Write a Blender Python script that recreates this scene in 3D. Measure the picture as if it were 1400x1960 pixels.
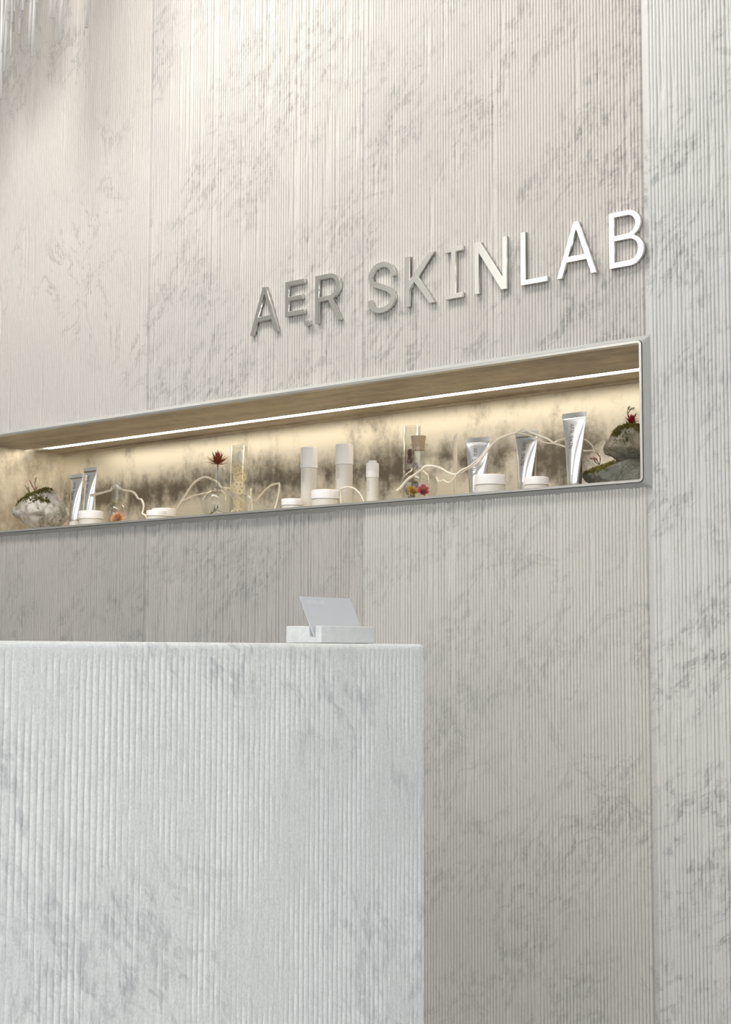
import bpy, bmesh, math, random
import numpy as np
from mathutils import Vector, Matrix, noise as mnoise

# ------------------------------------------------------------------ clear
for o in list(bpy.data.objects):
    bpy.data.objects.remove(o, do_unlink=True)
scene = bpy.context.scene
COL = scene.collection
R = math.radians
random.seed(7)

# ------------------------------------------------------------------ camera
cam_d = bpy.data.cameras.new('camera')
cam = bpy.data.objects.new('camera', cam_d); COL.objects.link(cam)
cam_d.sensor_fit = 'HORIZONTAL'; cam_d.sensor_width = 36.0
cam_d.lens = 36.0 * 2980.0 / 1400.0
cam_d.clip_start = 0.02
AL, TH, RO = R(40.915), R(5.116), R(0.142)
fwd = Vector((-math.sin(AL)*math.cos(TH), math.cos(AL)*math.cos(TH), math.sin(TH)))
rgt = Vector((math.cos(AL), math.sin(AL), 0)); upv = rgt.cross(fwd)
r2 = rgt*math.cos(RO) + upv*math.sin(RO); u2 = -rgt*math.sin(RO) + upv*math.cos(RO)
mw = Matrix((r2, u2, -fwd)).transposed().to_4x4(); mw.translation = Vector((1.7126, -2.8972, 1.10))
cam.matrix_world = mw
scene.camera = cam

# ------------------------------------------------------------------ world, lights, exposure
W = bpy.data.worlds.new('world'); scene.world = W; W.use_nodes = True
W.node_tree.nodes['Background'].inputs[0].default_value = (0.96, 0.985, 1.0, 1)
W.node_tree.nodes['Background'].inputs[1].default_value = 3.1
def area(name, loc, target, sx, sy, power, col):
    l = bpy.data.lights.new(name, 'AREA'); l.shape = 'RECTANGLE'; l.size = sx; l.size_y = sy
    l.energy = power; l.color = col
    o = bpy.data.objects.new(name, l); COL.objects.link(o); o.location = loc
    o.rotation_euler = (Vector(target) - Vector(loc)).to_track_quat('-Z', 'Y').to_euler()
    return o
area('ceiling_panel_light', (-0.9, -1.05, 3.66), (-0.9, -0.6, 0), 2.6, 0.4, 46, (1.0, 0.96, 0.915))
area('lobby_ceiling_light', (-3.3, -5.7, 3.67), (-3.3, -5.7, 0), 1.6, 1.5, 40, (1.0, 0.98, 0.95))
area('wall_wash_light', (-1.75, -1.25, 3.64), (-1.95, 0.0, 2.75), 0.35, 0.35, 17, (1.0, 0.965, 0.92))
vs = scene.view_settings
scene.display_settings.display_device = 'sRGB'
vs.view_transform = 'Standard'; vs.look = 'None'; vs.gamma = 1.0; vs.use_curve_mapping = False
vs.exposure = 0.12

# ------------------------------------------------------------------ helpers
def link_mesh(name, me, mat=None, parent=None, loc=None):
    o = bpy.data.objects.new(name, me); COL.objects.link(o)
    if mat is not None and len(me.materials) == 0: me.materials.append(mat)
    if parent is not None: o.parent = parent
    if loc is not None: o.location = loc
    return o
def bm_obj(name, bm, mat=None, parent=None, smooth=False, loc=None, recalc=True):
    if recalc: bmesh.ops.recalc_face_normals(bm, faces=bm.faces)
    me = bpy.data.meshes.new(name); bm.to_mesh(me); bm.free()
    if smooth:
        me.shade_smooth()
    return link_mesh(name, me, mat, parent, loc)
def sharp(o, deg=35):
    me = o.data
    bm = bmesh.new(); bm.from_mesh(me)
    for e in bm.edges:
        if len(e.link_faces) == 2 and e.calc_face_angle(0) > R(deg): e.smooth = False
    bm.to_mesh(me); bm.free()
    return o
def py_mesh(name, verts, faces, smooth=False):
    me = bpy.data.meshes.new(name); me.from_pydata([tuple(v) for v in verts], [], faces); me.update()
    if smooth: me.shade_smooth()
    return me
def thing(name, label, cat, loc=(0, 0, 0), rotz=0.0, group=None):
    o = bpy.data.objects.new(name, None); COL.objects.link(o); o.empty_display_size = 0.05
    o.location = loc; o.rotation_euler = (0, 0, rotz)
    return tag(o, label, cat, group)
def tag(o, label, cat, group=None):
    o['label'] = label; o['category'] = cat
    if group: o['group'] = group
    return o
def add_box(bm, x0, x1, y0, y1, z0, z1, bev=0.0):
    vs_ = [bm.verts.new(p) for p in ((x0,y0,z0),(x1,y0,z0),(x1,y1,z0),(x0,y1,z0),(x0,y0,z1),(x1,y0,z1),(x1,y1,z1),(x0,y1,z1))]
    fs = [(0,3,2,1),(4,5,6,7),(0,1,5,4),(1,2,6,5),(2,3,7,6),(3,0,4,7)]
    faces = [bm.faces.new([vs_[i] for i in f]) for f in fs]
    if bev > 0:
        es = list({e for f in faces for e in f.edges})
        bmesh.ops.bevel(bm, geom=es, offset=bev, segments=3, profile=0.5, affect='EDGES')
def box(name, x0, x1, y0, y1, z0, z1, mat, parent=None, bev=0.0):
    bm = bmesh.new(); add_box(bm, x0, x1, y0, y1, z0, z1, bev)
    return bm_obj(name, bm, mat, parent, smooth=bev > 0)
def lathe(prof, seg=40, closed_top=False):
    """prof: list of (r, z); returns bmesh of the revolved surface"""
    bm = bmesh.new(); rings = []
    for r, z in prof:
        if r < 1e-6: rings.append([bm.verts.new((0, 0, z))])
        else: rings.append([bm.verts.new((r*math.cos(2*math.pi*i/seg), r*math.sin(2*math.pi*i/seg), z)) for i in range(seg)])
    for a, b in zip(rings, rings[1:]):
        if len(a) == 1 and len(b) == 1: continue
        for i in range(seg):
            j = (i+1) % seg
            if len(a) == 1: bm.faces.new((a[0], b[i], b[j]))
            elif len(b) == 1: bm.faces.new((a[i], a[j], b[0]))
            else: bm.faces.new((a[i], a[j], b[j], b[i]))
    return bm
def catmull(pts, n=6):
    P = [Vector(p) for p in pts]; P = [P[0]*2-P[1]] + P + [P[-1]*2-P[-2]]
    out = []
    for i in range(1, len(P)-2):
        for k in range(n):
            t = k/n
            a, b, c, d = P[i-1], P[i], P[i+1], P[i+2]
            out.append(0.5*((2*b) + (c-a)*t + (2*a-5*b+4*c-d)*t*t + (3*b-a-3*c+d)*t*t*t))
    out.append(P[-2]); return out
def add_sweep(bm, path, rad, seg=8):
    """rad: function of t or float"""
    n = len(path); prev = None; rings = []
    ref = Vector((0.13, 0.95, 0.27))
    for i, p in enumerate(path):
        d = (path[min(i+1, n-1)] - path[max(i-1, 0)]).normalized()
        a = d.cross(ref).normalized(); b = d.cross(a)
        r = rad(i/(n-1)) if callable(rad) else rad
        rings.append([bm.verts.new(p + a*r*math.cos(2*math.pi*k/seg) + b*r*math.sin(2*math.pi*k/seg)) for k in range(seg)])
    for a, b in zip(rings, rings[1:]):
        for k in range(seg): bm.faces.new((a[k], a[(k+1) % seg], b[(k+1) % seg], b[k]))
    bm.faces.new(rings[0][::-1]); bm.faces.new(rings[-1])

# ---- value noise in numpy (for the cut stone relief)
def vnoise(u, v, seed):
    rs = np.random.RandomState(seed); G = rs.rand(64, 64)
    ui = np.floor(u).astype(int); vi = np.floor(v).astype(int); fu = u-ui; fv = v-vi
    fu = fu*fu*(3-2*fu); fv = fv*fv*(3-2*fv)
    g = lambda a, b: G[a % 64, b % 64]
    return (g(ui, vi)*(1-fu)+g(ui+1, vi)*fu)*(1-fv) + (g(ui, vi+1)*(1-fu)+g(ui+1, vi+1)*fu)*fv

# ------------------------------------------------------------------ materials
class NT:
    def __init__(s, name):
        s.m = bpy.data.materials.new(name); s.m.use_nodes = True
        s.t = s.m.node_tree; s.t.nodes.clear()
        s.out = s.n('ShaderNodeOutputMaterial')
    def n(s, ty, **kw):
        nd = s.t.nodes.new(ty)
        for k, v in kw.items(): setattr(nd, k, v)
        return nd
    def l(s, a, b): s.t.links.new(a, b)
    def val(s, sock, v):
        if hasattr(v, 'node'): s.l(v, sock)
        else: sock.default_value = v
    def math(s, op, a, b=None, c=None, clamp=False):
        nd = s.n('ShaderNodeMath', operation=op); nd.use_clamp = clamp
        s.val(nd.inputs[0], a)
        if b is not None: s.val(nd.inputs[1], b)
        if c is not None: s.val(nd.inputs[2], c)
        return nd.outputs[0]
    def mix(s, f, a, b):
        nd = s.n('ShaderNodeMix', data_type='RGBA')
        s.val(nd.inputs[0], f); s.val(nd.inputs[6], a); s.val(nd.inputs[7], b)
        return nd.outputs[2]
    def coord(s, kind='Object'):
        return s.n('ShaderNodeTexCoord').outputs[kind]
    def mapping(s, vec, scale=(1,1,1), rot=(0,0,0), loc=(0,0,0)):
        nd = s.n('ShaderNodeMapping'); s.l(vec, nd.inputs[0])
        nd.inputs['Scale'].default_value = scale; nd.inputs['Rotation'].default_value = rot; nd.inputs['Location'].default_value = loc
        return nd.outputs[0]
    def noise(s, vec, scale, detail=3, rough=0.5, dist=0.0):
        nd = s.n('ShaderNodeTexNoise'); s.l(vec, nd.inputs['Vector'])
        nd.inputs['Scale'].default_value = scale; nd.inputs['Detail'].default_value = detail
        nd.inputs['Roughness'].default_value = rough; nd.inputs['Distortion'].default_value = dist
        return nd.outputs[0]
    def ramp(s, f, lo, hi, smooth=True):
        nd = s.n('ShaderNodeMapRange', interpolation_type='SMOOTHSTEP' if smooth else 'LINEAR')
        s.val(nd.inputs[0], f); nd.inputs[1].default_value = lo; nd.inputs[2].default_value = hi
        return nd.outputs[0]
    def bump(s, h, strength, dist):
        nd = s.n('ShaderNodeBump'); nd.inputs['Strength'].default_value = strength; nd.inputs['Distance'].default_value = dist
        s.l(h, nd.inputs['Height']); return nd.outputs[0]
    def principled(s, col, rough=0.5, metal=0.0, normal=None, **kw):
        p = s.n('ShaderNodeBsdfPrincipled')
        s.val(p.inputs['Base Color'], col); s.val(p.inputs['Roughness'], rough); s.val(p.inputs['Metallic'], metal)
        if normal is not None: s.l(normal, p.inputs['Normal'])
        for k, v in kw.items(): s.val(p.inputs[k], v)
        s.l(p.outputs[0], s.out.inputs[0]); return p

def plain(name, col, rough=0.5, metal=0.0, var=0.06, scale=60, **kw):
    m = NT(name); v = m.coord(); f = m.noise(v, scale, 3)
    dark = tuple(c*(1-var*2) for c in col[:3])+(1,)
    m.principled(m.mix(f, tuple(col[:3])+(1,), dark), rough, metal, **kw); return m.m

def marble(name, seed, base=(0.675, 0.64, 0.60), vein=(0.20, 0.205, 0.20), ang=38, amount=1.0, curly=0.0, coarse=1.0, axis='Y', relief_b=0.32, grainsz=330.0, grainf=0.22):
    """honed veined marble; coordinates are metres in the room"""
    m = NT(name); co = m.coord()
    if axis == 'X': co = m.mapping(co, rot=(0, 0, R(90)))
    v = m.mapping(co, loc=(seed*3.7, seed*1.3, seed*2.1))
    # warp
    wn = m.n('ShaderNodeTexNoise'); m.l(v, wn.inputs['Vector']); wn.inputs['Scale'].default_value = 5.0; wn.inputs['Detail'].default_value = 4
    sub = m.n('ShaderNodeVectorMath', operation='SUBTRACT'); m.l(wn.outputs['Color'], sub.inputs[0]); sub.inputs[1].default_value = (.5, .5, .5)
    scl = m.n('ShaderNodeVectorMath', operation='SCALE'); m.l(sub.outputs[0], scl.inputs[0]); scl.inputs['Scale'].default_value = 0.12
    add = m.n('ShaderNodeVectorMath', operation='ADD'); m.l(v, add.inputs[0]); m.l(scl.outputs[0], add.inputs[1])
    wv = add.outputs[0]
    # diagonal streak field (rising to the right)
    rot = m.mapping(wv, rot=(0, R(ang), 0))
    st = m.mapping(rot, scale=(4.2, 3.0, 11.0))
    n1 = m.noise(st, 2.0*coarse, 6, 0.66)
    ridge = m.math('SUBTRACT', 1.0, m.math('MULTIPLY', m.math('ABSOLUTE', m.math('SUBTRACT', n1, 0.5)), 15.0), clamp=True)
    msk = m.ramp(m.noise(m.mapping(rot, scale=(1.2, 1.0, 2.2)), 3.2, 4, 0.6), 0.40, 0.64)
    blotch = m.ramp(m.noise(m.mapping(rot, scale=(1.8, 1, 4.0)), 8.0, 6, 0.72), 0.50, 0.70)
    # vertical tool-mark break up
    dash = m.ramp(m.noise(m.mapping(v, scale=(125, 60, 34)), 1.0, 2), 0.38, 0.60)
    s1 = m.math('MULTIPLY', m.math('MULTIPLY', m.math('ADD', m.math('MULTIPLY', ridge, 0.75), m.math('MULTIPLY', blotch, 0.5)), msk), m.math('MULTIPLY_ADD', dash, 0.88, 0.12))
    s1 = m.math('MULTIPLY', s1, 0.85*amount)
    # thin curling veins
    n2 = m.noise(m.mapping(wv, scale=(1.6, 1, 0.9)), 3.4, 6, 0.62, 1.1)
    thin = m.math('SUBTRACT', 1.0, m.math('MULTIPLY', m.math('ABSOLUTE', m.math('SUBTRACT', n2, 0.5)), 60.0), clamp=True)
    thin = m.math('MULTIPLY', thin, m.math('MULTIPLY', m.ramp(m.noise(v, 3.0, 3), 0.45, 0.62), 0.8*curly))
    tot = m.math('ADD', s1, thin, clamp=True)
    # broad tone + grain
    tone = m.ramp(m.noise(wv, 1.3, 3), 0.3, 0.7)
    c0 = m.mix(tone, tuple(base)+(1,), (base[0]*0.90, base[1]*0.91, base[2]*0.93, 1))
    grain = m.noise(v, grainsz, 2, 0.7)
    c1 = m.mix(m.math('MULTIPLY', m.ramp(grain, 0.35, 0.75), grainf), c0, (base[0]*0.62, base[1]*0.63, base[2]*0.63, 1))
    c2 = m.mix(tot, c1, tuple(vein)+(1,))
    h = m.math('ADD', grain, m.math('MULTIPLY', m.noise(m.mapping(v, scale=(160, 100, 45)), 1.0, 3), 1.2))
    m.principled(c2, 0.62, 0.0, m.bump(h, relief_b, 0.0009)); return m.m

M = {}
M['steel'] = None
def brushed(name, col, rough, streak=(2, 2, 160), bump=0.04):
    m = NT(name); v = m.mapping(m.coord(), scale=streak); f = m.noise(v, 3.0, 4, 0.6)
    r = m.math('MULTIPLY_ADD', f, 0.10, rough-0.05)
    m.principled(m.mix(f, tuple(col)+(1,), tuple(c*0.92 for c in col)+(1,)), r, 1.0, m.bump(f, bump, 0.0006)); return m.m
M['steel'] = brushed('brushed_steel', (0.84, 0.82, 0.785), 0.24, (3, 2, 6), 0.0)
M['frame'] = brushed('satin_frame_metal', (0.74, 0.735, 0.71), 0.30, (160, 2, 2))
M['tube'] = brushed('silver_laminate', (0.80, 0.80, 0.80), 0.24, (30, 30, 3), 0.01)
def patina(name, seed, streak, metal=0.8, band=0.0, lo=0.42, hi=0.66, dark=(0.22, 0.185, 0.14), light=(0.80, 0.745, 0.63)):
    """antiqued sheet metal: cloudy tarnish, with a dark room reflection painted in as a horizontal band where band > 0"""
    m = NT(name); co = m.coord(); v = m.mapping(co, loc=(seed, seed, 0))
    a = m.noise(m.mapping(v, scale=streak), 5.0, 6, 0.6)
    b = m.noise(v, 60.0, 4, 0.7)
    c = m.noise(m.mapping(v, scale=(1, 1, 0.5)), 17.0, 5, 0.62)
    f = m.math('ADD', m.math('MULTIPLY', a, 0.5), m.math('ADD', m.math('MULTIPLY', b, 0.16), m.math('MULTIPLY', c, 0.36)))
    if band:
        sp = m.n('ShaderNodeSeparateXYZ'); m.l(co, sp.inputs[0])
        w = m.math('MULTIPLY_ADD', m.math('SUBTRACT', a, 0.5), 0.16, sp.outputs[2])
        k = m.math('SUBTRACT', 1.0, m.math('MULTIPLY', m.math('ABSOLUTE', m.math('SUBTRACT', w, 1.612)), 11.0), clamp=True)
        f = m.math('ADD', f, m.math('MULTIPLY_ADD', k, band, -band*0.45))  # reflection of the dark room painted into the colour, over the real tarnish
    f = m.ramp(f, lo, hi)
    m.principled(m.mix(f, tuple(light)+(1,), tuple(dark)+(1,)), m.math('MULTIPLY_ADD', b, 0.10, 0.34), metal); return m.m
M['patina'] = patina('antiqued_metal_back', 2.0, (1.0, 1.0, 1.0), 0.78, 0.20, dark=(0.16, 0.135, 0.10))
M['patina_c'] = patina('antiqued_metal_ceiling', 5.0, (0.35, 3.0, 1.0), 0.35, lo=0.40, hi=0.72, dark=(0.27, 0.22, 0.15), light=(0.60, 0.52, 0.39))
M['patina_s'] = patina('antiqued_metal_side', 8.0, (1.0, 1.0, 0.8), 0.6, dark=(0.34, 0.29, 0.21))
M['white_cap'] = plain('white_plastic', (0.86, 0.83, 0.81), 0.32, var=0.01)
M['frost'] = plain('frosted_bottle', (0.70, 0.67, 0.60), 0.42, var=0.02)
M['cork'] = plain('cork', (0.60, 0.46, 0.31), 0.85, var=0.2, scale=220)
M['ink'] = plain('grey_print', (0.10, 0.10, 0.10), 0.6, var=0.02)
M['ink_l'] = plain('pale_grey_print', (0.42, 0.41, 0.38), 0.6, var=0.02)
M['twig'] = plain('peeled_twig', (0.88, 0.80, 0.66), 0.6, var=0.12, scale=90)
M['card'] = plain('silver_grey_card', (0.63, 0.635, 0.66), 0.5, var=0.01)
M['card_edge'] = plain('card_print_white', (0.80, 0.81, 0.84), 0.5, var=0.01)
M['black'] = plain('dark_gap', (0.03, 0.03, 0.027), 0.8)
M['paint'] = plain('white_paint', (0.80, 0.79, 0.77), 0.7, var=0.02, scale=8)
M['paint_g'] = plain('grey_paint', (0.56, 0.56, 0.545), 0.7, var=0.02, scale=8)
M['floor'] = plain('grey_stone_floor', (0.15, 0.146, 0.135), 0.45, var=0.05, scale=4)
def rod_mat():
    m = NT('milky_rod'); v = m.coord(); f = m.noise(v, 9.0, 2)
    c = m.mix(f, (0.96, 0.95, 0.94, 1), (0.92, 0.90, 0.895, 1))
    d = m.n('ShaderNodeBsdfDiffuse'); t_ = m.n('ShaderNodeBsdfTranslucent'); m.l(c, d.inputs[0]); m.l(c, t_.inputs[0])
    mx = m.n('ShaderNodeMixShader'); mx.inputs[0].default_value = 0.15; m.l(d.outputs[0], mx.inputs[1]); m.l(t_.outputs[0], mx.inputs[2])
    m.l(mx.outputs[0], m.out.inputs[0]); return m.m
M['rod'] = rod_mat()
def glass():
    m = NT('clear_glass')
    tr = m.n('ShaderNodeBsdfTransparent'); tr.inputs[0].default_value = (0.97, 0.975, 0.965, 1)
    gl = m.n('ShaderNodeBsdfGlass'); gl.inputs['Roughness'].default_value = 0.0; gl.inputs['IOR'].default_value = 1.47
    gs = m.n('ShaderNodeBsdfGlossy'); gs.inputs['Roughness'].default_value = 0.04
    lw = m.n('ShaderNodeLayerWeight'); lw.inputs[0].default_value = 0.22
    f = m.math('MULTIPLY_ADD', m.math('POWER', lw.outputs['Facing'], 2.6), 0.82, 0.05, clamp=True)
    mx = m.n('ShaderNodeMixShader'); m.l(f, mx.inputs[0]); m.l(tr.outputs[0], mx.inputs[1]); m.l(gl.outputs[0], mx.inputs[2])
    m2 = m.n('ShaderNodeMixShader'); m2.inputs[0].default_value = 0.02; m.l(mx.outputs[0], m2.inputs[1]); m.l(gs.outputs[0], m2.inputs[2])
    m.l(m2.outputs[0], m.out.inputs[0]); return m.m
M['glass'] = glass()
def led():
    m = NT('led_diffuser'); e = m.n('ShaderNodeEmission'); e.inputs[0].default_value = (1.0, 0.895, 0.73, 1); e.inputs[1].default_value = 14.0
    m.l(e.outputs[0], m.out.inputs[0]); return m.m
M['led'] = led()
def rock_mat(name, a, b, c, scale, bumpd=0.004):
    m = NT(name); v = m.coord()
    n1 = m.noise(v, scale, 6, 0.65, 0.6); n2 = m.noise(v, scale*6, 4, 0.7); n3 = m.noise(v, scale*0.6, 3, 0.5)
    col = m.mix(m.ramp(n1, 0.40, 0.62), tuple(a)+(1,), tuple(b)+(1,))
    col = m.mix(m.math('MULTIPLY', m.ramp(n2, 0.45, 0.7), m.ramp(n3, 0.42, 0.6)), col, tuple(c)+(1,))
    m.principled(col, 0.85, 0.0, m.bump(m.math('ADD', n1, m.math('MULTIPLY', n2, 0.5)), 0.8, bumpd)); return m.m
M['rock_pale'] = rock_mat('pale_veined_rock', (0.62, 0.59, 0.54), (0.34, 0.31, 0.25), (0.07, 0.065, 0.05), 26)
M['rock_dark'] = rock_mat('dark_grey_rock', (0.135, 0.135, 0.11), (0.07, 0.073, 0.058), (0.27, 0.265, 0.22), 40)
M['rock_tan'] = rock_mat('tan_grey_rock', (0.43, 0.39, 0.31), (0.22, 0.20, 0.13), (0.55, 0.51, 0.44), 34)
M['moss'] = plain('moss', (0.33, 0.28, 0.05), 0.9, var=0.35, scale=300)
M['moss_d'] = plain('dark_moss', (0.16, 0.15, 0.03), 0.9, var=0.35, scale=300)
M['red'] = plain('red_leaf', (0.55, 0.03, 0.045), 0.5, var=0.25, scale=200)
M['rust'] = plain('rust_leaf', (0.42, 0.10, 0.04), 0.6, var=0.3, scale=150)
M['pink'] = plain('pink_petal', (0.72, 0.13, 0.16), 0.55, var=0.25, scale=200)
M['pinkl'] = plain('pale_pink_petal', (0.80, 0.42, 0.30), 0.55, var=0.15, scale=200)
M['yellow'] = plain('yellow_petal', (0.78, 0.55, 0.06), 0.6, var=0.25, scale=200)
M['orange'] = plain('orange_petal', (0.78, 0.22, 0.03), 0.6, var=0.2, scale=200)
M['peach'] = plain('peach_petal', (0.86, 0.50, 0.27), 0.6, var=0.15, scale=200)
M['green'] = plain('dull_green_leaf', (0.10, 0.11, 0.04), 0.7, var=0.3, scale=200)
M['brown'] = plain('brown_stem', (0.13, 0.075, 0.04), 0.8, var=0.3, scale=200)
M['pod'] = plain('brown_pod', (0.17, 0.075, 0.04), 0.45, var=0.35, scale=90)
M['pod_l'] = plain('pinkish_pod', (0.42, 0.30, 0.27), 0.45, var=0.2, scale=90)
M['slice'] = plain('cream_slice', (0.88, 0.76, 0.48), 0.6, var=0.12, scale=90)
M['shell'] = plain('white_shell', (0.90, 0.87, 0.80), 0.5, var=0.04, scale=60)

# ------------------------------------------------------------------ room shell
def struct(o): o['kind'] = 'structure'; return o
NX0, NX1, NZ0, NZ1, ND = -2.50, -0.009, 1.468, 1.7635, 0.40    # niche opening and depth
SH = 1.463                                                    # shelf height
struct(box('floor', -4.2, 3.4, -6.5, 0.9, -0.1, 0.0, M['floor']))
struct(box('ground', -30, 30, -36, 6, -0.25, -0.11, M['floor']))
struct(box('ceiling', -4.2, 3.4, -6.5, 0.9, 3.7, 3.8, M['paint']))
struct(box('wall_left', -4.3, -4.2, -6.5, 0.9, 0.0, 3.7, M['paint_g']))
struct(box('wall_right', 3.4, 3.5, -2.4, 0.9, 0.0, 3.7, M['paint']))
struct(box('wall_front', -4.2, -0.4, -6.6, -6.5, 0.0, 3.7, M['paint']))
bm = bmesh.new()
add_box(bm, -4.2, 3.4, 0.012, 0.06, NZ1+0.016, 3.7); add_box(bm, -4.2, 3.4, 0.012, 0.06, 0, SH-0.012)
add_box(bm, -4.2, NX0-0.012, 0.012, 0.06, SH-0.012, NZ1+0.016); add_box(bm, NX1+0.014, 3.4, 0.012, 0.06, SH-0.012, NZ1+0.016)
wall = struct(bm_obj('wall_back', bm, M['paint']))

PITCH = 0.81/94
US = np.array([0.0, 0.045, 0.095, 0.16, 0.28, 0.5, 0.72, 0.84, 0.905, 0.955])
def relief(rib, u, z, seed, wear, depth):
    """recess below the rib crowns for rib index, position in rib, height"""
    c_ = np.abs(2*u-1); prof = 0.14*c_**2 + 0.86*np.clip((c_-0.62)/0.38, 0, 1)**1.4
    d = depth*prof
    w = vnoise(rib*0.83+3.1, z*2.2, seed)*0.6 + vnoise(rib*2.7, z*7.0, seed+1)*0.4
    dmg = np.clip((w-(0.80-0.42*wear))/0.12, 0, 1)                       # knocked-back stretches of rib
    ch = vnoise(rib*3.0+u*2.0, z*95.0, seed+2)
    d = d + dmg*(1-prof)*depth*(0.25+0.75*ch)
    d = d*(0.92+0.16*vnoise(rib*1.0+u, z*30.0, seed+3))
    return d
def fluted(name, x0, x1, z0, z1, seed, wear, mat, dz=0.02, depth=0.0058, margin=(0.006, 0.004), edge_y=0.011):
    nrib = int(round((x1-x0-sum(margin))/PITCH)); p = (x1-x0-sum(margin))/nrib
    xs = [x0+0.0007, x0+0.0011]; rb = [-1, -1]; uu = [0.5, 0.5]
    for k in range(nrib):
        for u in US: xs.append(x0+margin[0]+(k+u)*p); rb.append(k); uu.append(u)
    xs += [x0+margin[0]+nrib*p, x1-0.0011, x1-0.0007]; rb += [nrib, -1, -1]; uu += [0.0, 0.5, 0.5]
    xs = np.array(xs); rb = np.array(rb, float); uu = np.array(uu)
    nz = max(2, int(math.ceil((z1-z0)/dz))+1); zs = np.linspace(z0, z1, nz)
    Xg, Zg = np.meshgrid(xs, zs); Rg, _ = np.meshgrid(rb, zs); Ug, _ = np.meshgrid(uu, zs)
    D = np.where(Rg < 0, 0.0, relief(np.abs(Rg), Ug, Zg, seed, wear, depth))
    D[:, 0] = edge_y; D[:, -1] = edge_y
    Xg = Xg + np.where(Rg < 0, 0, (vnoise(Rg*1.7+Ug, Zg*55.0, seed+5)-0.5)*0.0004)
    nx = len(xs)
    V = np.stack([Xg, D, Zg], -1).reshape(-1, 3)
    i = np.arange(nz-1)[:, None]*nx + np.arange(nx-1)[None, :]
    F = np.stack([i, i+1, i+1+nx, i+nx], -1).reshape(-1, 4)
    me = bpy.data.meshes.new(name)
    me.vertices.add(len(V)); me.vertices.foreach_set('co', V.ravel())
    me.loops.add(F.size); me.loops.foreach_set('vertex_index', F.ravel().astype(np.int32))
    me.polygons.add(len(F)); me.polygons.foreach_set('loop_start', np.arange(0, F.size, 4, dtype=np.int32))
    me.polygons.foreach_set('loop_total', np.full(len(F), 4, dtype=np.int32))
    me.update(); me.validate(); me.shade_smooth()
    return link_mesh(name, me, mat, wall)
S0, S1, S2, S3, S4, S5 = -3.242, -2.432, -1.622, -0.8075, 0.0, 0.81
UP, LO = NZ1+0.012, NZ0-0.012
cols = [(S0, S1, 11, 0.35), (S1, S2, 12, 0.20), (S2, S3, 13, 0.45), (S3, S4, 14, 0.25)]
mats = {11: marble('marble_panel_far', 1.0, curly=0.8, amount=0.4), 12: marble('marble_panel_curly', 2.0, curly=0.5, amount=0.12, ang=30),
        13: marble('marble_panel_streaked', 3.0, amount=0.72), 14: marble('marble_panel_veined', 4.3, amount=0.75),
        15: marble('marble_panel_edge', 5.2, amount=0.72, base=(0.76, 0.75, 0.715)), 16: marble('marble_panel_right', 6.1, amount=0.8)}
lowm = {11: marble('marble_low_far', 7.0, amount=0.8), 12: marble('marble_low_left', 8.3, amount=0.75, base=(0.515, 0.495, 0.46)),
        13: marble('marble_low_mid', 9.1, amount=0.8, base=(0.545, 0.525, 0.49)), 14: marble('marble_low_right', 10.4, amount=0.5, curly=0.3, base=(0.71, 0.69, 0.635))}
LOWWEAR = {11: 0.6, 12: 0.55, 13: 0.95, 14: 0.30}
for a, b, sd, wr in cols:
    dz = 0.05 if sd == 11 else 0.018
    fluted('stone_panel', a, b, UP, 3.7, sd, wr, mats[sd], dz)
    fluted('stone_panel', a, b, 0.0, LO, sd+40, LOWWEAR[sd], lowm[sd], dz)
fluted('stone_panel', S0, NX0-0.012, LO, UP, 71, 0.3, mats[11], 0.05)
fluted('stone_panel', S4, S5, 0.0, 3.7, 15, 0.45, mats[15], 0.018, margin=(0.010, 0.004))
fluted('stone_panel', S5, S5+0.81, 0.0, 3.7, 16, 0.3, mats[16], 0.06)

# niche lining and its frame
def rrect(o, r0=0.004, n=6):
    x0, x1, z0, z1 = NX0-o, NX1+o, NZ0-o, NZ1+o; r = max(r0+o, 0.0006) if o < 0.009 else 0.0015
    pts = []
    for cx, cz, a0 in ((x1-r, z0+r, -90), (x1-r, z1-r, 0), (x0+r, z1-r, 90), (x0+r, z0+r, 180)):
        for k in range(n+1):
            a = R(a0+90*k/n); pts.append((cx+r*math.cos(a), cz+r*math.sin(a)))
    return pts
def frame_ring(name, loops, mat):
    bm = bmesh.new(); rings = []
    for o, y in loops: rings.append([bm.verts.new((x, y, z)) for x, z in rrect(o)])
    n = len(rings[0])
    for a, b in zip(rings, rings[1:]):
        for k in range(n): bm.faces.new((a[k], a[(k+1) % n], b[(k+1) % n], b[k]))
    return sharp(bm_obj(name, bm, mat, wall, smooth=True))
lip = frame_ring('niche_lip', [(0, 0.004), (0, -0.0135), (0.0004, -0.014), (0.0056, -0.014), (0.006, -0.0135), (0.006, 0.006)], M['frame'])
cham = frame_ring('niche_bevel', [(0.0070, 0.004), (0.0070, -0.0105), (0.0188, 0.0036), (0.0188, 0.010)], marble('marble_bevel', 12.0, amount=0.2, base=(0.50, 0.495, 0.465)))
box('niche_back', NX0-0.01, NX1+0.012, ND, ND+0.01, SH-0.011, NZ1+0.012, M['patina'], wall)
box('niche_side', NX0-0.012, NX0, 0.0045, ND, SH-0.011, NZ1+0.012, M['patina_s'], wall)
box('niche_side', NX1+0.0005, NX1+0.012, 0.0045, ND, SH-0.011, NZ1+0.012, M['patina_s'], wall)
box('niche_shelf', NX0, NX1, 0.0045, ND, SH-0.011, SH, M['patina_c'], wall)
LY0, LY1 = 0.243, 0.275
bm = bmesh.new(); add_box(bm, NX0, NX1, 0.0045, LY0-0.001, NZ1, NZ1+0.012); add_box(bm, NX0, NX1, LY1+0.001, ND, NZ1, NZ1+0.012)
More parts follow.
